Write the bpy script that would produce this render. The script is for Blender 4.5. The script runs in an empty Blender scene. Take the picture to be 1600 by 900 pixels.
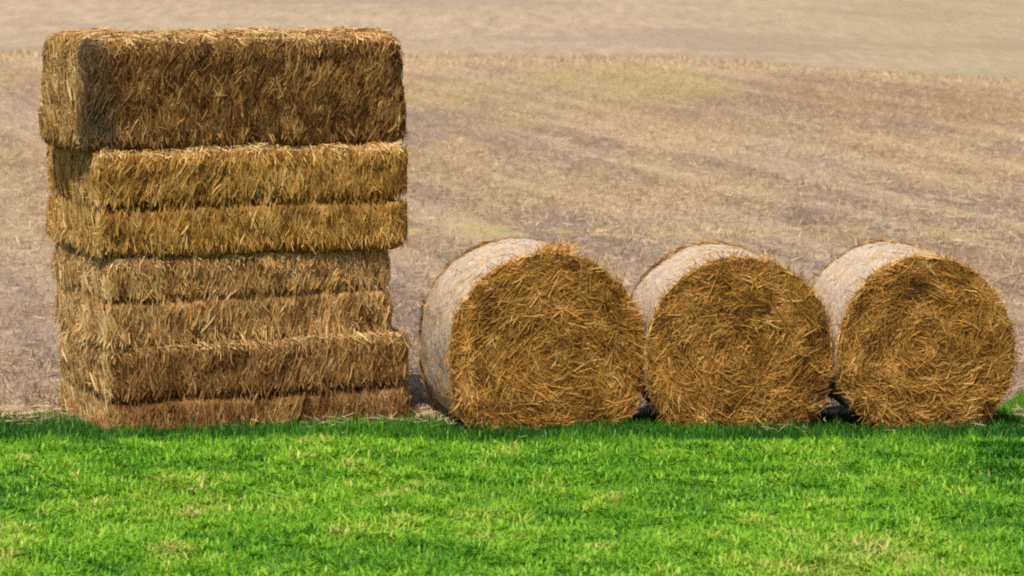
import bpy, math
import numpy as np

rng = np.random.default_rng(7)
SC = bpy.context.scene
COL = SC.collection

# ------------------------------------------------------------------ camera numbers
F = 4360.0          # focal length in pixels of the 1600 px wide photograph
H = 3.3             # eye height
HY = -51.0           # image row of the eye level


def px_x(px, y):
    return (px - 800.0) * y / F


# ------------------------------------------------------------------ numpy noise
def _hash(ix, iy, iz, seed):
    h = (ix.astype(np.int64) * 374761393 + iy.astype(np.int64) * 668265263
         + iz.astype(np.int64) * 2147483647 + seed * 1274126177) & 0xFFFFFFFF
    h = ((h ^ (h >> 13)) * 1274126177) & 0xFFFFFFFF
    h = ((h ^ (h >> 16)) * 2246822519) & 0xFFFFFFFF
    h = h ^ (h >> 15)
    return (h & 0xFFFFFF) / float(0xFFFFFF)


def vnoise(p, seed=0):
    """value noise in -1..1 for points (n,3)"""
    p = np.asarray(p, dtype=np.float64)
    i = np.floor(p)
    f = p - i
    f = f * f * (3 - 2 * f)
    i = i.astype(np.int64)
    out = np.zeros(len(p))
    for dx in (0, 1):
        wx = f[:, 0] if dx else 1 - f[:, 0]
        for dy in (0, 1):
            wy = f[:, 1] if dy else 1 - f[:, 1]
            for dz in (0, 1):
                wz = f[:, 2] if dz else 1 - f[:, 2]
                out += wx * wy * wz * _hash(i[:, 0] + dx, i[:, 1] + dy, i[:, 2] + dz, seed)
    return out * 2 - 1


def fbm(p, seed=0, octv=4, gain=0.5):
    a, s, o = 1.0, 0.0, 0.0
    q = np.asarray(p, dtype=np.float64)
    for k in range(octv):
        o = o + a * vnoise(q, seed + k * 17)
        s += a
        a *= gain
        q = q * 2.03 + 11.7
    return o / s


def norm(v):
    return v / np.maximum(np.linalg.norm(v, axis=-1, keepdims=True), 1e-9)


# ------------------------------------------------------------------ mesh collector
class Mesh:
    def __init__(self):
        self.v, self.f, self.t, self.m, self.n = [], [], [], [], 0

    def add(self, verts, quads, tint=None, mat=0):
        verts = np.asarray(verts, dtype=np.float32).reshape(-1, 3)
        quads = np.asarray(quads, dtype=np.int32).reshape(-1, 4)
        self.v.append(verts)
        self.f.append(quads + self.n)
        t = np.zeros((len(verts), 2), dtype=np.float32)
        if tint is not None:
            tt = np.asarray(tint, dtype=np.float32)
            if tt.ndim == 1:
                t[:, 0] = tt
            else:
                t[:, :tt.shape[1]] = tt
        self.t.append(t)
        self.m.append(np.full(len(quads), mat, dtype=np.int32))
        self.n += len(verts)

    def grid(self, P, tint=None, mat=0, flip=False):
        a, b = P.shape[:2]
        idx = np.arange(a * b).reshape(a, b)
        q = np.stack([idx[:-1, :-1], idx[1:, :-1], idx[1:, 1:], idx[:-1, 1:]], -1).reshape(-1, 4)
        if flip:
            q = q[:, ::-1]
        self.add(P.reshape(-1, 3), q, None if tint is None else np.asarray(tint).reshape(a * b, -1), mat)

    def build(self, name, mats, parent=None, smooth=True):
        v = np.concatenate(self.v)
        f = np.concatenate(self.f)
        t = np.concatenate(self.t)
        m = np.concatenate(self.m)
        me = bpy.data.meshes.new(name)
        me.vertices.add(len(v))
        me.vertices.foreach_set('co', v.ravel())
        me.loops.add(len(f) * 4)
        me.loops.foreach_set('vertex_index', f.ravel())
        me.polygons.add(len(f))
        me.polygons.foreach_set('loop_start', np.arange(len(f), dtype=np.int32) * 4)
        for mt in mats:
            me.materials.append(mt)
        me.polygons.foreach_set('material_index', m)
        me.polygons.foreach_set('use_smooth', np.full(len(f), smooth, dtype=bool))
        for k, nm in enumerate(('tint', 'wear')):
            at = me.attributes.new(nm, 'FLOAT', 'POINT')
            at.data.foreach_set('value', np.ascontiguousarray(t[:, k]))
        me.update(calc_edges=True)
        me.validate()
        o = bpy.data.objects.new(name, me)
        COL.objects.link(o)
        if parent is not None:
            o.parent = parent
        return o


def strands(mesh, P, T, N, length, width, lift0, lift1, bend, tint, wear=None, mat=0, roll=None, seg=3, droop=None):
    """thin flat straws: P centre, T direction, N outward; bend curves within the surface"""
    n = len(P)
    if n == 0:
        return
    T = norm(T - (T * N).sum(1, keepdims=True) * N * 0.0)
    B = norm(np.cross(N, T))
    if roll is None:
        roll = rng.uniform(-0.9, 0.9, n)
    Wv = B * np.cos(roll)[:, None] + N * np.sin(roll)[:, None]
    rows = []
    for k in range(seg + 1):
        u = k / seg
        s = (u - 0.5) * length
        c = P + T * s[:, None] + B * (bend * s * s)[:, None] + N * (lift0 * (1 - u) + lift1 * u)[:, None]
        if droop is not None:
            c[:, 2] -= droop * u * u
        w = width * (0.5 if k in (0, seg) else 1.0) * 0.5
        rows.append(np.stack([c - Wv * w[:, None], c + Wv * w[:, None]], 1))
    V = np.stack(rows, 1)                      # n, seg+1, 2, 3
    base = (np.arange(n) * (seg + 1) * 2)[:, None]
    k = np.arange(seg)[None, :] * 2
    q = np.stack([base + k, base + k + 1, base + k + 3, base + k + 2], -1)
    tt = np.zeros((n, (seg + 1) * 2, 2))
    tt[:, :, 0] = tint[:, None]
    if wear is not None:
        tt[:, :, 1] = wear[:, None]
    mesh.add(V, q, tt.reshape(-1, 2), mat)


# ------------------------------------------------------------------ materials
class NT:
    def __init__(self, name):
        self.mat = bpy.data.materials.new(name)
        self.mat.use_nodes = True
        self.t = self.mat.node_tree
        self.t.nodes.clear()
        self.out = self.n('ShaderNodeOutputMaterial')
        self.b = self.n('ShaderNodeBsdfPrincipled')
        self.t.links.new(self.b.outputs[0], self.out.inputs[0])

    def n(self, typ, **kw):
        nd = self.t.nodes.new(typ)
        for k, v in kw.items():
            setattr(nd, k, v)
        return nd

    def l(self, a, b):
        self.t.links.new(a, b)

    def attr(self, name):
        return self.n('ShaderNodeAttribute', attribute_name=name).outputs['Fac']

    def ramp(self, fac, stops):
        r = self.n('ShaderNodeValToRGB')
        e = r.color_ramp.elements
        while len(e) < len(stops):
            e.new(0.5)
        for el, (p, c) in zip(e, stops):
            el.position = p
            el.color = (*c, 1)
        self.l(fac, r.inputs[0])
        return r.outputs[0]

    def mix(self, fac, a, b, mode='MIX'):
        m = self.n('ShaderNodeMix', data_type='RGBA', blend_type=mode)
        for s, v in ((m.inputs[0], fac), (m.inputs[6], a), (m.inputs[7], b)):
            if isinstance(v, (int, float)):
                s.default_value = v
            elif isinstance(v, tuple):
                s.default_value = (*v, 1)
            else:
                self.l(v, s)
        return m.outputs[2]

    def noise(self, coord, scale, detail=4, rough=0.55, stretch=None, loc=None):
        if stretch or loc:
            mp = self.n('ShaderNodeMapping')
            mp.inputs['Scale'].default_value = stretch or (1, 1, 1)
            mp.inputs['Location'].default_value = loc or (0, 0, 0)
            self.l(coord, mp.inputs[0])
            coord = mp.outputs[0]
        nz = self.n('ShaderNodeTexNoise')
        nz.inputs['Scale'].default_value = scale
        nz.inputs['Detail'].default_value = detail
        nz.inputs['Roughness'].default_value = rough
        self.l(coord, nz.inputs['Vector'])
        return nz.outputs['Fac']

    def math(self, op, a, b=None, c=None, clamp=False):
        m = self.n('ShaderNodeMath', operation=op, use_clamp=clamp)
        for s, v in zip(m.inputs, (a, b, c)):
            if v is None:
                continue
            if isinstance(v, (int, float)):
                s.default_value = v
            else:
                self.l(v, s)
        return m.outputs[0]

    def rng(self, v, a, b, c=0.0, d=1.0):
        m = self.n('ShaderNodeMapRange', interpolation_type='SMOOTHSTEP')
        self.l(v, m.inputs[0])
        for k, x in zip((1, 2, 3, 4), (a, b, c, d)):
            m.inputs[k].default_value = x
        return m.outputs[0]

    def bump(self, h, strength, dist):
        b = self.n('ShaderNodeBump')
        b.inputs['Strength'].default_value = strength
        b.inputs['Distance'].default_value = dist
        self.l(h, b.inputs['Height'])
        self.l(b.outputs[0], self.b.inputs['Normal'])

    def obj(self):
        return self.n('ShaderNodeTexCoord').outputs['Object']

    def pos(self):
        return self.n('ShaderNodeNewGeometry').outputs['Position']


def straw_mats(name, dark, mid, gold, pale):
    """(material of the packed mass, material of the single straws)"""
    damp = (0.066, 0.048, 0.028)
    m = NT(name + ' packed')
    o = m.obj()
    n1 = m.noise(o, 26, 5, 0.65)
    n2 = m.noise(o, 5, 3, 0.5)
    c = m.ramp(n1, [(0.30, tuple(x * 0.5 for x in dark)), (0.5, dark), (0.66, mid)])
    c = m.mix(m.rng(n2, 0.35, 0.7), c, m.mix(0.45, c, gold))
    c = m.mix(m.attr('wear'), c, damp)
    m.l(c, m.b.inputs['Base Color'])
    m.b.inputs['Roughness'].default_value = 0.9
    m.b.inputs['Specular IOR Level'].default_value = 0.15
    m.bump(n1, 0.6, 0.02)
    s = NT(name + ' straws')
    c = s.ramp(s.attr('tint'), [(0.0, tuple(x * 0.7 for x in dark)), (0.22, dark), (0.5, mid), (0.78, gold), (1.0, pale)])
    o2 = s.obj()
    c = s.mix(s.rng(s.noise(o2, 4.5, 3, 0.5), 0.3, 0.72, 0.0, 0.6), c, s.mix(0.6, c, dark), 'MIX')
    c = s.mix(s.math('MULTIPLY', s.attr('wear'), 0.85), c, damp)
    s.l(c, s.b.inputs['Base Color'])
    s.b.inputs['Roughness'].default_value = 0.7
    s.b.inputs['Specular IOR Level'].default_value = 0.2
    return m.mat, s.mat


def tag(o, label=None, cat=None, group=None, kind=None):
    if label:
        o['label'] = label
    if cat:
        o['category'] = cat
    if group:
        o['group'] = group
    if kind:
        o['kind'] = kind
    return o


def empty(name, loc, rz=0.0):
    e = bpy.data.objects.new(name, None)
    e.empty_display_size = 0.3
    COL.objects.link(e)
    e.location = loc
    e.rotation_euler = (0, 0, rz)
    return e


# ------------------------------------------------------------------ terrain
def ground_z(x, y):
    x = np.asarray(x, dtype=np.float64)
    y = np.asarray(y, dtype=np.float64)
    p = np.stack([x, y, np.zeros_like(x)], -1).reshape(-1, 3)
    lump = (0.025 * vnoise(p * 0.9, 3) + 0.012 * vnoise(p * 2.3, 4)).reshape(x.shape)
    lump = lump * np.clip((y - 5) / 5, 0, 1)
    near = np.abs(y - 20.3) < 2.2
    lump = np.where(near, lump * 0.35, lump)
    z = np.where(y < 19.6, 0.0, -0.05 * (np.minimum(y, 22) - 19.6))
    rise = np.clip(y - 22, 0, None)
    ridge = 78.0 - 0.10 * (x - 2)
    z = z + 0.016 * np.minimum(rise, ridge - 22)
    # beyond the ridge: a dip, then the long far slope up to its crest
    d = np.clip(y - ridge, 0, None)
    z = z - 0.045 * d * np.clip(1 - d / 60, 0, 1) * np.clip(1 - d / 60, 0, 1)
    z = z - np.clip(x / 12.0 - 0.35, 0, 2) * 0.75 * np.clip((y - 50) / 28, 0, 1)
    far = np.clip((y - 100) / 150, 0, 1)
    far = far * far * (3 - 2 * far)
    t = np.clip((x * (250 / np.maximum(y, 60)) - 34) / 12, 0, 1)
    crest = 4.4 * (1 - t) + 3.4 * t + np.clip(-x, 0, 60) * 0.035
    z = z + far * crest
    back = np.clip((y - 250) / 200, 0, 1)
    z = z - back * 7.0
    big = vnoise(p * 0.045, 9).reshape(x.shape)
    z = z + 0.10 * big * np.clip((y - 26) / 20, 0, 1)
    return z + lump


def axis(parts):
    out = [np.arange(a, b, s) for a, b, s in parts]
    return np.concatenate(out)


def sheet(name, xs, y0f, y1f, vs, mat, rough=0.0, seed=1):
    """terrain strip between two edges y0f(x) and y1f(x)"""
    X = np.repeat(xs[:, None], len(vs), 1)
    Y = y0f(X) * (1 - vs[None, :]) + y1f(X) * vs[None, :]
    Z = ground_z(X, Y)
    if rough:
        p = np.stack([X, Y, np.zeros_like(X)], -1).reshape(-1, 3)
        r = fbm(p * np.array([5.0, 6.0, 1]), seed, 3).reshape(X.shape)
        ed = np.minimum(1, np.minimum(np.abs(vs), np.abs(1 - vs)) * 60)[None, :]
        Z = Z + rough * r * ed
    m = Mesh()
    m.grid(np.stack([X, Y, Z], -1))
    return tag(m.build(name, [mat]), kind='structure')


def lawn_edge(x):
    x = np.asarray(x, dtype=np.float64)
    w = 0.10 * np.sin(x * 2.1) + 0.06 * np.sin(x * 5.3 + 1)
    return 20.75 + w + 1.5 * np.clip((x - 3.6) / 0.5, 0, 1)


def ridge_line(x):
    return 78.0 - 0.10 * (np.asarray(x, dtype=np.float64) - 2)


# lawn soil
m = NT('lawn soil')
p = m.pos()
c = m.ramp(m.noise(p, 9, 4), [(0.3, (0.035, 0.075, 0.008)), (0.55, (0.06, 0.13, 0.012)), (0.75, (0.10, 0.14, 0.03))])
m.l(c, m.b.inputs['Base Color'])
m.b.inputs['Roughness'].default_value = 0.95
m.bump(m.noise(p, 60, 4), 0.5, 0.02)
M_LAWN = m.mat

# stubble field
m = NT('stubble field soil')
p = m.pos()
sep = m.n('ShaderNodeSeparateXYZ')
m.l(p, sep.inputs[0])
X, Y = sep.outputs[0], sep.outputs[1]
fine = m.noise(p, 13.0, 6, 0.8, stretch=(1, 0.26, 1))
fine2 = m.noise(p, 2.0, 5, 0.7, stretch=(0.9, 0.16, 1), loc=(3, 7, 0))
big = m.noise(p, 0.45, 4, 0.6, stretch=(0.8, 0.22, 1), loc=(1.3, 2.2, 0))
mp = m.n('ShaderNodeMapping')
mp.inputs['Rotation'].default_value = (0, 0, math.radians(74))
m.l(p, mp.inputs[0])
row = m.noise(mp.outputs[0], 1.0, 4, 0.65, stretch=(0.05, 1.1, 1))
tan = m.ramp(fine, [(0.26, (0.13, 0.085, 0.05)), (0.42, (0.31, 0.21, 0.115)), (0.56, (0.46, 0.325, 0.185)), (0.74, (0.68, 0.50, 0.31))])
lav = m.ramp(fine, [(0.26, (0.10, 0.075, 0.065)), (0.42, (0.20, 0.148, 0.125)), (0.56, (0.31, 0.232, 0.195)), (0.74, (0.54, 0.43, 0.34))])
nearf = m.rng(Y, 27, 40, 1, 0)
c = m.mix(m.math('ADD', m.math('MULTIPLY', nearf, 0.75), m.rng(big, 0.45, 0.58, 0, 0.8), clamp=True), tan, lav)
c = m.mix(m.rng(fine2, 0.44, 0.66, 0, 0.75), c, m.mix(0.65, c, (0.22, 0.145, 0.09)))
c = m.mix(m.rng(row, 0.44, 0.62, 0, 0.75), c, m.mix(0.6, c, (0.62, 0.47, 0.29)))


def blob(x0, y0, rx, ry):
    dx = m.math('DIVIDE', m.math('SUBTRACT', X, x0), rx)
    dy = m.math('DIVIDE', m.math('SUBTRACT', Y, y0), ry)
    d = m.math('ADD', m.math('MULTIPLY', dx, dx), m.math('MULTIPLY', dy, dy))
    d = m.math('ADD', d, m.math('MULTIPLY', m.math('SUBTRACT', fine2, 0.5), 1.6))
    return m.rng(d, 1.25, 0.35, 0, 1)


green = m.math('MAXIMUM', blob(2.6, 66, 3.0, 9), m.math('MULTIPLY', blob(-0.8, 60, 2.6, 9), 0.55))
c = m.mix(m.math('MULTIPLY', green, 0.8), c, m.mix(0.55, c, (0.33, 0.275, 0.095)))
brown = m.math('MAXIMUM', blob(8.6, 62, 3.6, 10), m.math('MULTIPLY', blob(6.0, 56, 4, 7), 0.4))
c = m.mix(m.math('MULTIPLY', brown, 0.75), c, m.mix(0.65, c, (0.25, 0.135, 0.065)))
dk = blob(-1.9, 52, 0.9, 5.5)
c = m.mix(m.math('MULTIPLY', dk, 0.55), c, (0.23, 0.18, 0.16))
weeds = m.math('MULTIPLY', m.rng(Y, 33.0, 33.7, 0, 1), m.rng(Y, 35.2, 34.2, 0, 1))
c = m.mix(m.math('MULTIPLY', weeds, m.rng(m.noise(p, 1.6, 3), 0.42, 0.62, 0, 0.8)), c, (0.46, 0.40, 0.16))
strip = m.rng(m.math('ADD', Y, m.math('MULTIPLY', m.noise(p, 2.0, 3), 1.2)), 22.3, 21.6, 0, 1)
c = m.mix(m.math('MULTIPLY', strip, 0.85), c, m.mix(fine, (0.30, 0.22, 0.12), (0.66, 0.52, 0.32)))
top = m.rng(Y, 69, 78, 0, 0.5)
c = m.mix(top, c, (0.62, 0.47, 0.30))
m.l(c, m.b.inputs['Base Color'])
m.b.inputs['Roughness'].default_value = 0.95
m.b.inputs['Specular IOR Level'].default_value = 0.1
m.bump(m.math('ADD', fine, fine2), 0.9, 0.10)
M_FIELD = m.mat

# far field
m = NT('far field')
p = m.pos()
sep = m.n('ShaderNodeSeparateXYZ')
m.l(p, sep.inputs[0])
a = m.noise(p, 0.10, 4, 0.6, stretch=(0.5, 1.2, 1))
b = m.noise(p, 2.4, 7, 0.8, stretch=(0.7, 0.12, 1))
st = m.noise(p, 0.5, 4, 0.65, stretch=(0.10, 0.14, 1))
c = m.ramp(b, [(0.3, (0.22, 0.165, 0.105)), (0.5, (0.36, 0.27, 0.175)), (0.7, (0.48, 0.37, 0.25))])
c = m.mix(m.rng(sep.outputs[0], 4, 22, 0.05, 0.75), c, m.mix(0.6, c, (0.30, 0.265, 0.12)))
c = m.mix(m.rng(a, 0.5, 0.66, 0, 0.6), c, m.mix(0.6, c, (0.29, 0.25, 0.12)))
c = m.mix(m.rng(st, 0.48, 0.60, 0, 0.7), c, m.mix(0.65, c, (0.25, 0.18, 0.12)))
m.l(c, m.b.inputs['Base Color'])
m.b.inputs['Roughness'].default_value = 0.95
m.bump(b, 0.7, 0.3)
M_FAR = m.mat

xs_l = axis([(-200, -12, 12), (-12, 12, 0.12), (12, 201, 12)])
sheet('lawn', xs_l, lambda x: x * 0 - 60.0, lawn_edge,
      np.concatenate([np.linspace(0, 0.8, 6), np.linspace(0.85, 1, 90)]), M_LAWN)
xs_f = axis([(-300, -30, 15), (-30, -14, 2), (-14, 14, 0.055), (14, 30, 2), (30, 301, 15)])
sheet('stubble_field', xs_f, lawn_edge, ridge_line, np.linspace(0, 1, 700) ** 1.25, M_FIELD, rough=0.045, seed=21)
xs_r = axis([(-1500, -60, 60), (-60, 60, 1.0), (60, 1501, 60)])
sheet('far_field', xs_r, ridge_line, lambda x: x * 0 + 3000.0,
      np.concatenate([np.linspace(0, 0.075, 200)[:-1], np.linspace(0.075, 1, 60)]), M_FAR)

# ------------------------------------------------------------------ grass
m = NT('grass blades')
c = m.ramp(m.attr('tint'), [(0.0, (0.012, 0.075, 0.004)), (0.30, (0.058, 0.22, 0.008)), (0.55, (0.180, 0.415, 0.018)),
                            (0.82, (0.30, 0.47, 0.030)), (1.0, (0.50, 0.47, 0.14))])
m.l(c, m.b.inputs['Base Color'])
m.b.inputs['Roughness'].default_value = 0.55
m.b.inputs['Specular IOR Level'].default_value = 0.3
tr = m.n('ShaderNodeBsdfTranslucent')
m.l(c, tr.inputs[0])
ms = m.n('ShaderNodeMixShader')
ms.inputs[0].default_value = 0.3
m.l(m.b.outputs[0], ms.inputs[1])
m.l(tr.outputs[0], ms.inputs[2])
m.l(ms.outputs[0], m.out.inputs[0])
M_GRASS = m.mat


def grass(mesh, n, x0, x1, y0, y1, hmin, hmax, wmin, wmax, keep=None, shift=0.0, lean=0.5):
    x = rng.uniform(x0, x1, n)
    y = rng.uniform(y0, y1, n)
    k = y < lawn_edge(x) + rng.normal(0, 0.10, n)
    if keep is not None:
        k &= keep(x, y)
    x, y = x[k], y[k]
    n = len(x)
    p3 = np.stack([x, y, np.zeros(n)], -1)
    patch = fbm(p3 * np.array([0.9, 0.7, 1]), 31, 3)
    clump = fbm(p3 * 5.0, 41, 2)
    hgt = rng.uniform(hmin, hmax, n) * (1 + 0.35 * clump)
    z = ground_z(x, y)
    az = rng.uniform(0, 2 * np.pi, n)
    d = np.stack([np.cos(az), np.sin(az), np.zeros(n)], -1)
    side = np.stack([-np.sin(az), np.cos(az), np.zeros(n)], -1)
    ln = np.abs(rng.normal(0, lean, n)) * hgt
    w = rng.uniform(wmin, wmax, n)
    root = np.stack([x, y, z - 0.005], -1)
    up = np.array([0, 0, 1.0])
    rows = []
    for u, ww in ((0, 0.8), (0.45, 1.0), (0.8, 0.7), (1.0, 0.12)):
        c_ = root + up * (hgt * (u - 0.25 * u * u * np.minimum(ln / hgt, 1.5)))[:, None] + d * (ln * u * u)[:, None]
        rows.append(np.stack([c_ - side * (w * ww * 0.5)[:, None], c_ + side * (w * ww * 0.5)[:, None]], 1))
    V = np.stack(rows, 1)
    base = (np.arange(n) * 8)[:, None]
    kk = np.arange(3)[None, :] * 2
    q = np.stack([base + kk, base + kk + 1, base + kk + 3, base + kk + 2], -1)
    tint = 0.50 + 0.26 * patch + 0.18 * clump + rng.normal(0, 0.10, n) + shift
    # worn yellowish places near the camera, a grass edge darkened as painted contact shade of the bales
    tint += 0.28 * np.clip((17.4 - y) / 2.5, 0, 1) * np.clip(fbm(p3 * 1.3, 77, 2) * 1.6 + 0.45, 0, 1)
    verge_shade = np.clip((y - (19.32 + 0.06 * np.sin(x * 3))) / 0.12, 0, 1)
    tint -= 0.42 * verge_shade * np.clip((21.0 - y) / 0.4, 0.25, 1)
    dry = rng.random(n) < 0.015
    tint[dry] = rng.uniform(0.8, 1.0, dry.sum())
    tint = np.clip(tint, 0, 1)
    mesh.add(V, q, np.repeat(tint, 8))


g = Mesh()


def in_view(x, y):
    return np.abs(x) < y * 800 / F + 0.5


def out_view(x, y):
    return ~in_view(x, y)


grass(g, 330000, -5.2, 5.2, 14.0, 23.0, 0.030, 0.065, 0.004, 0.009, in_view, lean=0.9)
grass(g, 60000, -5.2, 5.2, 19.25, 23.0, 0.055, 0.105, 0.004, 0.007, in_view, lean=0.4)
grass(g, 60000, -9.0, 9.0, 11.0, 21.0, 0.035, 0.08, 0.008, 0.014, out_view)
# broad clover-like leaf tufts that make the lighter and darker clumps
n = 900
cx = rng.uniform(-4.2, 4.2, n)
cy = rng.uniform(14.3, 19.2, n)
for a_, b_, r_, s_ in zip(cx, cy, rng.uniform(0.05, 0.15, n), rng.normal(0.02, 0.16, n)):
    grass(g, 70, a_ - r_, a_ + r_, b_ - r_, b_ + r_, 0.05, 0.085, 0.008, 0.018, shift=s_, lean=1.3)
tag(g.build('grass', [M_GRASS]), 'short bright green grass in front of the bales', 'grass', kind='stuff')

# ------------------------------------------------------------------ stubble and loose straw on the field
m = NT('stubble stems')
c = m.ramp(m.attr('tint'), [(0, (0.12, 0.08, 0.055)), (0.4, (0.32, 0.22, 0.125)), (0.7, (0.48, 0.345, 0.195)), (1, (0.66, 0.50, 0.30))])
m.l(c, m.b.inputs['Base Color'])
m.b.inputs['Roughness'].default_value = 0.8
M_STUB = m.mat
g = Mesh()
n = 150000
y = 21.2 + 57 * rng.random(n) ** 1.2
x = rng.uniform(-1, 1, n) * (y * 800 / F + 1.0)
k = y > lawn_edge(x) + 0.1
x, y = x[k], y[k]
y = np.round(y / 0.28) * 0.28 + rng.normal(0, 0.07, len(y))
p3 = np.stack([x, y, np.zeros(len(x))], -1)
k = rng.random(len(x)) < 0.55 + 0.7 * fbm(p3 * np.array([0.5, 0.35, 1]), 5, 3)
x, y = x[k], y[k]
n = len(x)
z = ground_z(x, y)
lay = rng.random(n) < 0.45
az = rng.uniform(0, 2 * np.pi, n)
T = np.stack([np.cos(az), np.sin(az), np.where(lay, 0.15, rng.uniform(0.8, 2.5, n))], -1)
N = np.tile(np.array([0, -1.0, 0.4]), (n, 1))
ln = rng.uniform(0.05, 0.13, n) * np.where(lay, 1.6, 1)
strands(g, np.stack([x, y, z + np.where(lay, 0.03, 0.045)], -1), T, norm(N), ln, rng.uniform(0.005, 0.010, n),
        np.zeros(n), np.zeros(n), rng.normal(0, 2, n), np.clip(rng.normal(0.50, 0.20, n) - 0.20 * np.clip((34 - y) / 10, 0, 1), 0, 1), seg=2)
n = 9000
x = rng.uniform(-17, 17, n)
y = ridge_line(x) + rng.normal(-1, 3.0, n)
z = ground_z(x, y)
T = np.stack([rng.normal(0, 0.4, n), rng.normal(0, 0.3, n), np.ones(n)], -1)
hh = rng.uniform(0.04, 0.14, n) * (0.4 + np.clip(0.9 + 1.6 * fbm(np.stack([x * 0.8, y * 0.3, z * 0], -1), 66, 3), 0, 1.6))
strands(g, np.stack([x, y, z + hh * 0.35], -1), T, np.tile(np.array([0, -1.0, 0]), (n, 1)), hh, rng.uniform(0.01, 0.03, n),
        np.zeros(n), np.zeros(n), rng.normal(0, 1, n), np.clip(rng.normal(0.55, 0.2, n), 0, 1), seg=2)
tag(g.build('stubble', [M_STUB]), 'cut stubble and chaff scattered over the tan field', 'stubble', kind='stuff')

g = Mesh()
n = 9000
x = rng.uniform(-4.6, 4.6, n)
y = 20.0 + np.abs(rng.normal(0.75, 0.35, n))
k = (x < -0.35) | (x > 3.75)
x, y = x[k], y[k]
n = len(x)
z = ground_z(x, y)
az = rng.uniform(0, 2 * np.pi, n)
x = np.concatenate([x, rng.uniform(-4.0, 4.2, 110)])
y = np.concatenate([y, 20.1 - np.abs(rng.normal(0, 0.45, 110))])
n = len(x)
z = ground_z(x, y) + np.where(y < 20.1, 0.03, 0.0)
az = rng.uniform(0, 2 * np.pi, n)
T = np.stack([np.cos(az), np.sin(az), rng.normal(0, 0.2, n)], -1)
N = np.tile(np.array([0, 0, 1.0]), (n, 1))
strands(g, np.stack([x, y, z + rng.uniform(0.0, 0.05, n)], -1), T, N, rng.uniform(0.06, 0.22, n) * np.where(y < 20.1, 0.6, 1), rng.uniform(0.003, 0.007, n),
        rng.uniform(0, 0.02, n), rng.uniform(0, 0.02, n), rng.normal(0, 2.5, n), np.clip(rng.normal(0.60, 0.2, n) - np.where(y < 20.1, 0.15, 0), 0, 1))
tag(g.build('loose_straw', [M_STUB]), 'loose pale straw lying along the edge of the grass', 'straw', kind='stuff')


# ------------------------------------------------------------------ square bales
def rounded(p, S, r):
    r = np.array([min(0.07, r), min(0.07, r), r]) if r < 0.125 else np.array([0.12, 0.12, r])
    q = np.clip(p, r, S - r)
    n_ = norm((p - q) / r)
    return q + n_ * r, norm(n_ / r)


def bale_disp(p, n_, S, seed, grooves, amp):
    d = 0.030 * fbm(p * 2.6, seed, 2) + amp * fbm(p * 9.0, seed + 5, 3) + amp * 0.55 * fbm(p * np.array([38., 38., 20.]), seed + 9, 2)
    side = np.clip(1 - np.abs(n_[:, 2]) * 1.5, 0, 1)
    wob = 0.018 * fbm(p * np.array([1.7, 1.7, 0]) + 5, seed + 3, 2)
    for gz, gd, gw in grooves:
        depth = gd * (0.75 + 0.5 * fbm(p * np.array([2.5, 2.5, 0]), seed + 13, 2))
        d = d - depth * side * np.exp(-((p[:, 2] + wob - gz) / gw) ** 2)
    return d


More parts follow.
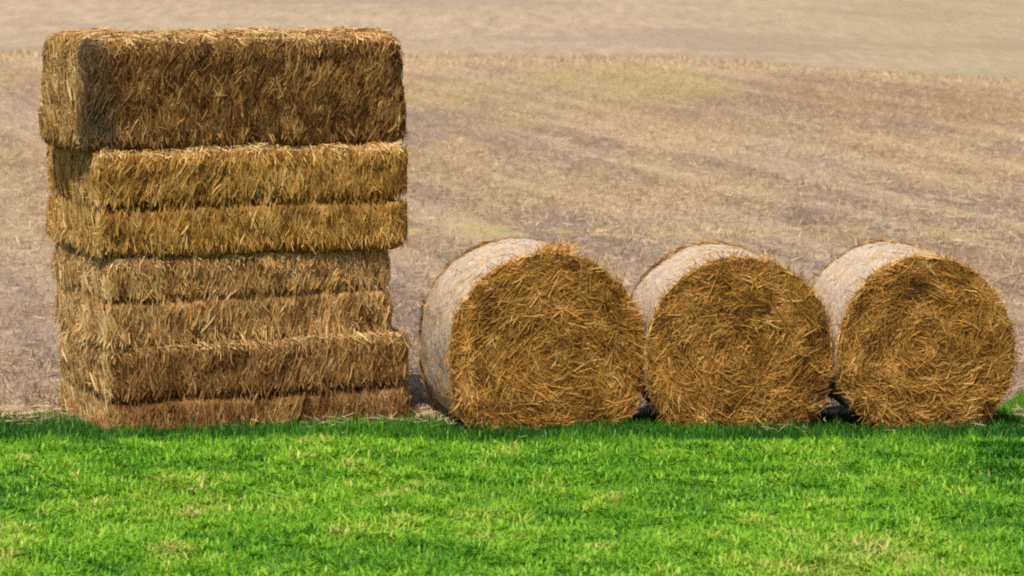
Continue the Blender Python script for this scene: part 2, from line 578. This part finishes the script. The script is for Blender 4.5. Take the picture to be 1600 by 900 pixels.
def square_bale(name, W, L, Hh, r, seed, grooves, mats, spread, amp=0.024, damp=0.0, dens=1.0, tint0=0.5):
    S = np.array([W, L, Hh])
    ms_ = Mesh()
    faces = [  # origin, u axis, v axis, normal, density, share of steep straws
        ('front', np.array([0, 0, 0.]), np.array([W, 0, 0.]), np.array([0, 0, Hh]), 1.0),
        ('left', np.array([0, L, 0.]), np.array([0, -L, 0.]), np.array([0, 0, Hh]), 1.5),
        ('right', np.array([W, 0, 0.]), np.array([0, L, 0.]), np.array([0, 0, Hh]), 0.8),
        ('back', np.array([W, L, 0.]), np.array([-W, 0, 0.]), np.array([0, 0, Hh]), 0.35),
        ('top', np.array([0, 0, Hh]), np.array([W, 0, 0.]), np.array([0, L, 0.]), 0.8),
        ('bottom', np.array([0, L, 0.]), np.array([W, 0, 0.]), np.array([0, -L, 0.]), 0.0),
    ]

    def damp_at(p):
        if not damp:
            return np.zeros(len(p))
        e = damp + 0.05 * vnoise(p * np.array([30., 30, 7]), seed + 70) + 0.05 * vnoise(p * 4, seed + 71)
        top_ = np.clip((p[:, 2] - 0.06) / 0.06, 0, 1)
        w_ = np.clip((e - p[:, 0]) / 0.11, 0, 1) * np.clip((0.10 - p[:, 1]) / 0.04, 0, 1) * top_
        blot = np.clip(0.72 + 1.0 * fbm(p * 4.0, seed + 72, 2), 0.35, 1)
        return np.clip(w_ * blot, 0, 1)

    for nm, o, u, v, dn in faces:
        lu, lv = np.linalg.norm(u), np.linalg.norm(v)
        st = 0.016 if nm in ('front', 'left', 'right') else 0.03
        a, b = max(int(lu / st), 4), max(int(lv / st), 4)
        A, B = np.meshgrid(np.linspace(0, 1, a + 1), np.linspace(0, 1, b + 1), indexing='ij')
        P = (o + A[..., None] * u + B[..., None] * v).reshape(-1, 3)
        Q, n_ = rounded(P, S, r)
        D = Q + n_ * bale_disp(Q, n_, S, seed, grooves, amp)[:, None]
        ms_.grid(D.reshape(a + 1, b + 1, 3), np.stack([np.zeros(len(D)), damp_at(Q)], -1), 0)
        n = int(5600 * lu * lv * dn * dens)
        if not n:
            continue
        P = o + rng.random((n, 1)) * u + rng.random((n, 1)) * v
        if nm != 'top':
            dz = np.min(np.stack([np.abs(P[:, 2] - gz) for gz, _, _ in grooves] + [np.abs(P[:, 2]) - 0.022, np.abs(Hh - P[:, 2])]), 0)
            P = P[rng.random(n) < np.clip((dz - 0.026) / 0.05, 0.08, 1)]
            n = len(P)
        Q, n_ = rounded(P, S, r)
        dsp = bale_disp(Q, n_, S, seed, grooves, amp)
        Q2 = Q + n_ * dsp[:, None]
        un = u / lu
        vert = v / lv
        if nm == 'top':
            ang = rng.uniform(-np.pi, np.pi, n)
        else:
            ang = rng.normal(0, spread, n) + 0.25 * vnoise(Q * 3.0, seed + 50)
        T = norm(vert * np.cos(ang)[:, None] + un * np.sin(ang)[:, None] + n_ * rng.normal(0, 0.10, (n, 1)))
        T = norm(T - (T * n_).sum(1, keepdims=True) * n_ * 0.9)
        clump = fbm(Q * 11.0, seed + 60, 2)
        tint = np.clip(tint0 + 0.40 * clump + rng.normal(0, 0.17, n), 0, 1)
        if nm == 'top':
            tint = np.clip(tint + 0.50, 0, 1)      # sunlight on the top painted into the straw tint
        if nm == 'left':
            tint = np.clip(0.86 + 0.7 * (tint - tint0), 0, 1)      # tint lifted to stand in for light on the left side
        l0 = rng.uniform(-0.008, 0.012, n)
        l1 = l0 + rng.uniform(0, 0.02, n)
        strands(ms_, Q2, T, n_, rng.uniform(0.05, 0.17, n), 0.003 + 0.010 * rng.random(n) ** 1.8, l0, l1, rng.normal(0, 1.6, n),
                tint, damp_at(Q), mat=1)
        # straws that stick out of the face
        k = rng.random(n) < 0.10
        kk = int(k.sum())
        T2 = norm(n_[k] * 0.7 + norm(rng.normal(0, 1, (kk, 3))) * 0.8)
        N2 = norm(np.cross(T2, rng.normal(0, 1, (kk, 3))))
        strands(ms_, Q2[k], T2, N2, rng.uniform(0.04, 0.11, kk), rng.uniform(0.004, 0.007, kk), np.zeros(kk),
                rng.normal(0, 0.01, kk), rng.normal(0, 2, kk), np.clip(tint[k] + 0.12, 0, 1), damp_at(Q[k]), mat=1)
        # straws hanging over the upper and lower edges
        if nm in ('front', 'left', 'right'):
            ne = int(130 * lu)
            for zz in (Hh - r * 0.6, r * 0.9):
                P = o + rng.random((ne, 1)) * u + np.array([0, 0, 1.0]) * (zz + rng.normal(0, 0.02, (ne, 1)))
                Q, n_ = rounded(P, S, r)
                Q2 = Q + n_ * bale_disp(Q, n_, S, seed, grooves, amp)[:, None]
                T = norm(np.array([0, 0, -1.0]) + un * rng.normal(0, 0.35, (ne, 1)) + n_ * rng.normal(0.15, 0.2, (ne, 1)))
                strands(ms_, Q2, T, n_, rng.uniform(0.06, 0.16, ne), rng.uniform(0.004, 0.008, ne),
                        rng.uniform(0, 0.02, ne), rng.uniform(0, 0.04, ne), rng.normal(0, 1.5, ne),
                        np.clip(rng.normal(0.8 if nm == 'left' else tint0 + 0.06, 0.2, ne), 0, 1), damp_at(Q), mat=1)  # left fringe carries the same painted-in light
    return ms_.build(name, list(mats))


def zz(y, d=19.75):
    return H - (y - HY) * d / F


MATS = {
    'A': straw_mats('dark brown straw', (0.070, 0.029, 0.006), (0.26, 0.126, 0.028), (0.41, 0.218, 0.062), (0.66, 0.44, 0.19)),
    'B': straw_mats('golden straw', (0.12, 0.049, 0.008), (0.42, 0.210, 0.038), (0.57, 0.315, 0.082), (0.72, 0.48, 0.20)),
    'C': straw_mats('light brown straw', (0.13, 0.055, 0.016), (0.48, 0.250, 0.078), (0.62, 0.365, 0.135), (0.72, 0.51, 0.25)),
    'D': straw_mats('reddish brown straw', (0.10, 0.040, 0.011), (0.36, 0.175, 0.050), (0.49, 0.275, 0.092), (0.64, 0.44, 0.20)),
    'R': straw_mats('rolled straw', (0.070, 0.027, 0.004), (0.37, 0.166, 0.024), (0.56, 0.292, 0.066), (0.78, 0.50, 0.20)),
}
GS = 'square bales in the stack'
# name key, y top, y bottom, px of front left corner, px of right end, yaw, depth, radius, groove rows, straw spread
STACK = [
    ('A', 62, 240, 127, 632, 23, 1.20, 0.13, [], 0.42, 0.27, 0.42,
     'dark brown square straw bale topping the stack, damp grey patch at its left end'),
    ('B', 240, 406, 154, 634, 22, 1.58, 0.12, [325], 0.32, 0.0, 0.55,
     'golden square straw bale directly under the topmost bale, one dark groove along its front'),
    ('C', 408, 548, 170, 610, 24, 1.50, 0.09, [472], 0.34, 0.0, 0.55,
     'light brown square straw bale, third from top of stack, right end set back'),
    ('D', 548, 705, 168, 638, 22, 1.42, 0.06, [628], 0.34, 0.0, 0.48,
     'reddish brown square straw bale at the bottom of the stack, standing in the grass'),
]
for key, y0, y1, pl, pr, yaw, L, r, gr, spread, damp, t0, label in STACK:
    th = math.radians(yaw)
    Y0 = {'A': 19.64, 'B': 19.67, 'C': 19.70, 'D': 19.70}[key]
    x0 = px_x(pl, Y0)
    kx = (pr - 800) / F
    W = (kx * Y0 - x0) / (math.cos(th) - kx * math.sin(th))
    zt, zb = zz(y0), zz(y1)
    Hh = zt - zb + 0.012
    gro = [(zz(q) - zb, {'C': 0.09}.get(key, 0.14), {'C': 0.026}.get(key, 0.034)) for q in gr]
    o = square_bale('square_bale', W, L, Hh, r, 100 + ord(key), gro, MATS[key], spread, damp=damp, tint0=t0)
    o.location = (x0, Y0, zb)
    o.rotation_euler = (0, 0, th)
    tag(o, label, 'straw bale', GS)

# ------------------------------------------------------------------ round bales
m = NT('bale net wrap')
o = m.obj()
lines = m.n('ShaderNodeTexWave', wave_type='BANDS', bands_direction='Y', wave_profile='SIN')
lines.inputs['Scale'].default_value = 14
lines.inputs['Distortion'].default_value = 2.5
lines.inputs['Detail'].default_value = 2
lines.inputs['Detail Scale'].default_value = 1.5
m.l(o, lines.inputs['Vector'])
n1 = m.noise(o, 7, 4, 0.6)
n2 = m.noise(o, 30, 4, 0.6, stretch=(1, 2.5, 1))
c = m.ramp(n2, [(0.3, (0.27, 0.185, 0.10)), (0.5, (0.50, 0.38, 0.26)), (0.7, (0.64, 0.54, 0.43))])
c = m.mix(m.math('MULTIPLY', lines.outputs['Fac'], 0.45), c, (0.60, 0.53, 0.47))
c = m.mix(m.rng(n1, 0.45, 0.68, 0, 0.7), c, (0.48, 0.33, 0.15))
m.l(c, m.b.inputs['Base Color'])
m.b.inputs['Roughness'].default_value = 0.55
m.b.inputs['Specular IOR Level'].default_value = 0.3
m.bump(m.math('ADD', n2, m.math('MULTIPLY', lines.outputs['Fac'], 0.5)), 0.8, 0.02)
M_NET = m.mat


def outline(th, a, bt, bb, nlow):
    """bale cross-section, th from +x; upper part an ellipse, lower part squashed"""
    c_, s_ = np.cos(th), np.sin(th)
    up = s_ >= 0
    e = np.where(up, 2.0, nlow)
    b = np.where(up, bt, bb)
    rr = (np.abs(c_ / a) ** e + np.abs(s_ / b) ** e) ** (-1 / e)
    return rr * c_, rr * s_


def round_bale(loc, yaw, a, bt, bb, nlow, L, seed, label, tuft=None, jit=0.72, swirl=0.0, mats=MATS['R'], centre=(0, 0)):
    root = empty('round_bale', loc, yaw)
    tag(root, label, 'straw bale', 'round bales in a row')
    R = a

    def surf(rho, th, y):
        x, z = outline(th, a, bt, bb, nlow)
        return np.stack([x * rho, y, z * rho + bb], -1)

    def disp(p, amp=0.022):
        rad = np.hypot(p[:, 0] - centre[0], p[:, 2] - bb - centre[1])
        an = np.arctan2(p[:, 2] - bb - centre[1], p[:, 0] - centre[0])
        ring = np.sin((rad * 34 + an * 1.0) + 2.0 * fbm(p * 3, seed + 1, 2))
        return (0.03 * fbm(p * 3.0, seed, 2) + amp * fbm(p * 10, seed + 4, 3) + 0.5 * amp * fbm(p * 40, seed + 8, 2)
                + swirl * ring * np.clip(rad / 0.12, 0, 1))

    nt = 300
    th = np.linspace(0, 2 * np.pi, nt + 1)
    sh = 0.06
    prof = [(q, -0.05 * (1 - q * q)) for q in np.linspace(0.002, 1 - sh / R, 44)]
    prof += [(1 - sh / R + sh / R * math.sin(t), sh * (1 - math.cos(t))) for t in np.linspace(0.15, math.pi / 2, 6)]
    prof += [(1.0, y_) for y_ in np.linspace(sh + 0.02, L - sh, 50)]
    prof += [(1 - sh / R + sh / R * math.cos(t), L - sh + sh * math.sin(t)) for t in np.linspace(0.2, math.pi / 2, 5)]
    prof += [(q, L + 0.03 * (1 - q * q)) for q in np.linspace(1 - sh / R, 0.002, 20)[1:]]
    prof = np.array(prof)
    TH, RH = np.meshgrid(th, prof[:, 0], indexing='ij')
    _, YY = np.meshgrid(th, prof[:, 1], indexing='ij')
    G = surf(RH, TH, YY)
    du = np.gradient(G, axis=1)
    dv = np.gradient(G, axis=0)
    dv[0] = dv[-1] = (G[1] - G[-2]) * 0.5
    n_ = norm(np.cross(dv, du))
    if n_[10, 5, 1] > 0:
        n_ = -n_
    D = disp(G.reshape(-1, 3)).reshape(TH.shape)
    barrel = (YY > sh) & (YY < L - sh)
    D = np.where(barrel, D * 0.45, D)
    ms_ = Mesh()
    ms_.grid(G + n_ * D[..., None], np.zeros(TH.shape + (1,)), 0, flip=False)

    # straws of the two ends, laid round the roll
    for front, n in ((True, 17000), (False, 2500)):
        rho = np.sqrt(rng.random(n)) * 0.985
        t_ = rng.uniform(0, 2 * np.pi, n)
        y_ = -0.05 * (1 - rho ** 2) if front else L + 0.03 * (1 - rho ** 2)
        y_ = y_ + (np.clip((rho - (1 - sh / R)) / (sh / R), 0, 1) ** 2 * sh) * (1 if front else -1)
        P = surf(rho, t_, y_)
        nn = np.tile(np.array([0, -1.0 if front else 1.0, 0]), (n, 1))
        edge = np.clip((rho - 0.93) / 0.06, 0, 1)[:, None]
        radial = norm(np.stack([P[:, 0] - centre[0], np.zeros(n), P[:, 2] - bb - centre[1]], -1))
        nn = norm(nn + radial * edge * 0.9)
        P2 = P + nn * disp(P)[:, None]
        tang = np.cross(radial, np.array([0, 1.0, 0]))
        ang = rng.normal(0, jit, n) + 0.7 * vnoise(P * 5, seed + 20)
        T = norm(tang * np.cos(ang)[:, None] + radial * np.sin(ang)[:, None] + nn * rng.normal(0, 0.10, (n, 1)))
        rad = np.hypot(P[:, 0] - centre[0], P[:, 2] - bb - centre[1])
        B = np.cross(nn, T)
        sgn = np.sign((B * radial).sum(1))
        ln = 0.05 + 0.20 * rng.random(n) ** 1.5
        bend = -sgn * 0.5 / np.maximum(rad, 0.08) * rng.uniform(0.2, 1.4, n) + rng.normal(0, 1.2, n)
        clump = fbm(P * 10.0, seed + 33, 2)
        tint = np.clip(0.54 + 0.42 * clump + rng.normal(0, 0.13, n), 0, 1)
        l0 = rng.uniform(-0.008, 0.014, n)
        strands(ms_, P2, T, nn, ln, 0.003 + 0.0065 * rng.random(n) ** 1.6, l0, l0 + rng.uniform(0, 0.022, n), bend, tint, mat=1)
        k = rng.random(n) < 0.045
        kk = int(k.sum())
        T2 = norm(nn[k] * 0.6 + norm(rng.normal(0, 1, (kk, 3))))
        N2 = norm(np.cross(T2, rng.normal(0, 1, (kk, 3))))
        strands(ms_, P2[k], T2, N2, rng.uniform(0.05, 0.13, kk), rng.uniform(0.004, 0.007, kk), np.zeros(kk),
                rng.normal(0, 0.012, kk), rng.normal(0, 3, kk), np.clip(tint[k] + 0.1, 0, 1), mat=1)
    # straws on the rims, outside the net
    for yc, sg in ((0.042, 1), (L - 0.055, -1)):
        n = 1200 if sg > 0 else 800
        t_ = rng.uniform(0, 2 * np.pi, n)
        P = surf(np.full(n, 1.0), t_, yc + rng.normal(0, 0.022, n))
        x_, z_ = outline(t_, a, bt, bb, nlow)
        nn = norm(np.stack([x_, np.zeros(n) - 0.3 * sg, z_], -1))
        tang = np.cross(nn, np.array([0, 1.0, 0]))
        ang = rng.normal(0, 0.55, n)
        T = norm(tang * np.cos(ang)[:, None] + np.array([0, 1.0, 0]) * np.sin(ang)[:, None] + nn * rng.normal(0, 0.12, (n, 1)))
        strands(ms_, P + nn * rng.uniform(-0.012, 0.016, (n, 1)), T, nn, rng.uniform(0.05, 0.15, n), rng.uniform(0.005, 0.009, n),
                np.zeros(n), rng.uniform(-0.005, 0.02, n), rng.normal(0, 1, n), np.clip(rng.normal(0.76, 0.18, n), 0, 1), mat=1)
    n = 500
    t_ = rng.uniform(-0.5, np.pi + 0.5, n)
    P = surf(np.full(n, 1.0), t_, rng.uniform(0.1, L - 0.1, n))
    x_, z_ = outline(t_, a, bt, bb, nlow)
    nn = norm(np.stack([x_, np.zeros(n), z_], -1))
    T = norm(np.cross(nn, np.array([0, 1.0, 0])) + rng.normal(0, 0.5, (n, 3)) + nn * 0.12)
    strands(ms_, P + nn * rng.uniform(0.004, 0.022, (n, 1)), T, nn, rng.uniform(0.04, 0.14, n), rng.uniform(0.003, 0.007, n),
            np.zeros(n), rng.uniform(0, 0.015, n), rng.normal(0, 2, n), np.clip(rng.normal(0.7, 0.2, n), 0, 1), mat=1)
    ms_.build('straw_roll', list(mats), root)

    # net wrap round the barrel, a thin ragged-edged sleeve
    nw = Mesh()
    ny = 56
    t2 = np.linspace(0, 2 * np.pi, 281)
    e0 = 0.058 + 0.012 * np.sin(t2 * 7 + seed) + 0.008 * np.sin(t2 * 17 + 2 * seed)
    e1 = L - 0.085 + 0.012 * np.sin(t2 * 6 + seed)
    U = np.linspace(0, 1, ny)
    Yn = e0[:, None] * (1 - U) + e1[:, None] * U
    Tn = np.repeat(t2[:, None], ny, 1)
    base_ = surf(np.ones_like(Tn), Tn, Yn)
    x_, z_ = outline(Tn, a, bt, bb, nlow)
    nn = norm(np.stack([x_ / a ** 2, np.zeros_like(x_), z_ / bt ** 2], -1))
    pp = base_.reshape(-1, 3)
    wr = (0.45 * disp(pp) + 0.010 + 0.006 * fbm(pp * np.array([4., 22., 4.]), seed + 90, 2)).reshape(Tn.shape)
    outer = base_ + nn * wr[..., None]
    inner = outer - nn * 0.012
    loop = np.concatenate([outer, inner[:, ::-1], outer[:, :1]], 1)
    nw.grid(loop)
    nw.build('net_wrap', [M_NET], root)

    if tuft is not None:
        tx, ty, n = tuft
        tm = Mesh()
        tt = math.acos(max(-1, min(1, tx / a)))
        base_ = surf(np.array([0.99]), np.array([tt]), np.array([ty]))[0]
        P = base_ + rng.normal(0, 1, (n, 3)) * np.array([0.06, 0.05, 0.010])
        T = norm(np.array([0.25, 0, 0.9]) + rng.normal(0, 0.75, (n, 3)))
        N2 = norm(np.cross(T, rng.normal(0, 1, (n, 3))))
        ln = rng.uniform(0.06, 0.16, n)
        strands(tm, P + np.array([0, 0, 0.02]) + np.abs(rng.normal(0, 0.025, (n, 1))) * np.array([0, 0, 1.0]), T, N2, ln, rng.uniform(0.004, 0.008, n),
                np.zeros(n), rng.normal(0, 0.02, n), rng.normal(0, 3, n), np.clip(rng.normal(0.75, 0.15, n), 0, 1))
        tm.build('straw_tuft', [mats[1]], root)
    return root


def rb(pl, pr, ytop, yaw, nlow, seed, label, L=1.2, Y0=20.0, **kw):
    cxp = (pl + pr) / 2
    x = px_x(cxp, Y0)
    a = (pr - pl) / 2 * Y0 / F / math.cos(yaw) - 0.012
    top = zz(ytop, Y0)
    bot = -0.05
    bb = min(a * 0.93, (top - bot) * 0.485)
    bt = top - bot - bb
    round_bale((x, Y0, bot), yaw, a, bt, bb, nlow, L, seed, label, **kw)


rb(706, 1008, 399, math.radians(13), 3.9, 11, 'round straw bale nearest the square stack, a loose straw tuft on its top',
   tuft=(0.10, 0.10, 170), swirl=0.004, centre=(0.05, -0.12))
rb(1012, 1302, 406, math.radians(6), 3.0, 23, 'middle round straw bale, touching a round bale on either side', swirl=0.006, centre=(-0.05, -0.03))
rb(1310, 1588, 404, math.radians(8), 2.25, 37, 'round straw bale farthest from the stack, with curled layers showing on its face', swirl=0.008, jit=0.65, centre=(-0.06, 0.05))

# ------------------------------------------------------------------ light, sky, camera
w = bpy.data.worlds.new('World')
SC.world = w
w.use_nodes = True
nt_ = w.node_tree
sky = nt_.nodes.new('ShaderNodeTexSky')
sky.sky_type = 'NISHITA'
sky.sun_disc = False
EL, AZ = math.radians(59), math.radians(196)      # azimuth from +Y, clockwise positive: high, behind the camera, to its left
sky.sun_elevation = EL
sky.sun_rotation = AZ
sky.air_density = 1.0
sky.dust_density = 3.0
sky.ozone_density = 1.0
bg = nt_.nodes['Background']
bg.inputs[1].default_value = 0.07
nt_.links.new(sky.outputs[0], bg.inputs[0])

sl = bpy.data.lights.new('sun', 'SUN')
sl.energy = 3.6
sl.angle = math.radians(1.5)
sl.color = (1.0, 0.93, 0.82)
so = bpy.data.objects.new('sun', sl)
COL.objects.link(so)
from mathutils import Vector
dirv = Vector((math.sin(AZ) * math.cos(EL), math.cos(AZ) * math.cos(EL), math.sin(EL)))
so.rotation_euler = dirv.to_track_quat('Z', 'Y').to_euler()
so.location = (0, 20, 30)

cam = bpy.data.cameras.new('camera')
cam.sensor_width = 36
cam.lens = 36 * F / 1600
cam.shift_y = -(450 - HY) / 1600
cam.clip_end = 6000
cam.dof.use_dof = True
cam.dof.focus_distance = 20.0
cam.dof.aperture_fstop = 3.2
co = bpy.data.objects.new('camera', cam)
COL.objects.link(co)
co.location = (0, 0, H)
co.rotation_euler = (math.pi / 2, 0, 0)
SC.camera = co

vs = SC.view_settings
vs.view_transform = 'Standard'
vs.look = 'None'
vs.gamma = 1
vs.use_curve_mapping = False
vs.exposure = 0.7
SC.cycles.filter_width = 2.1
SC.cycles.use_denoising = False
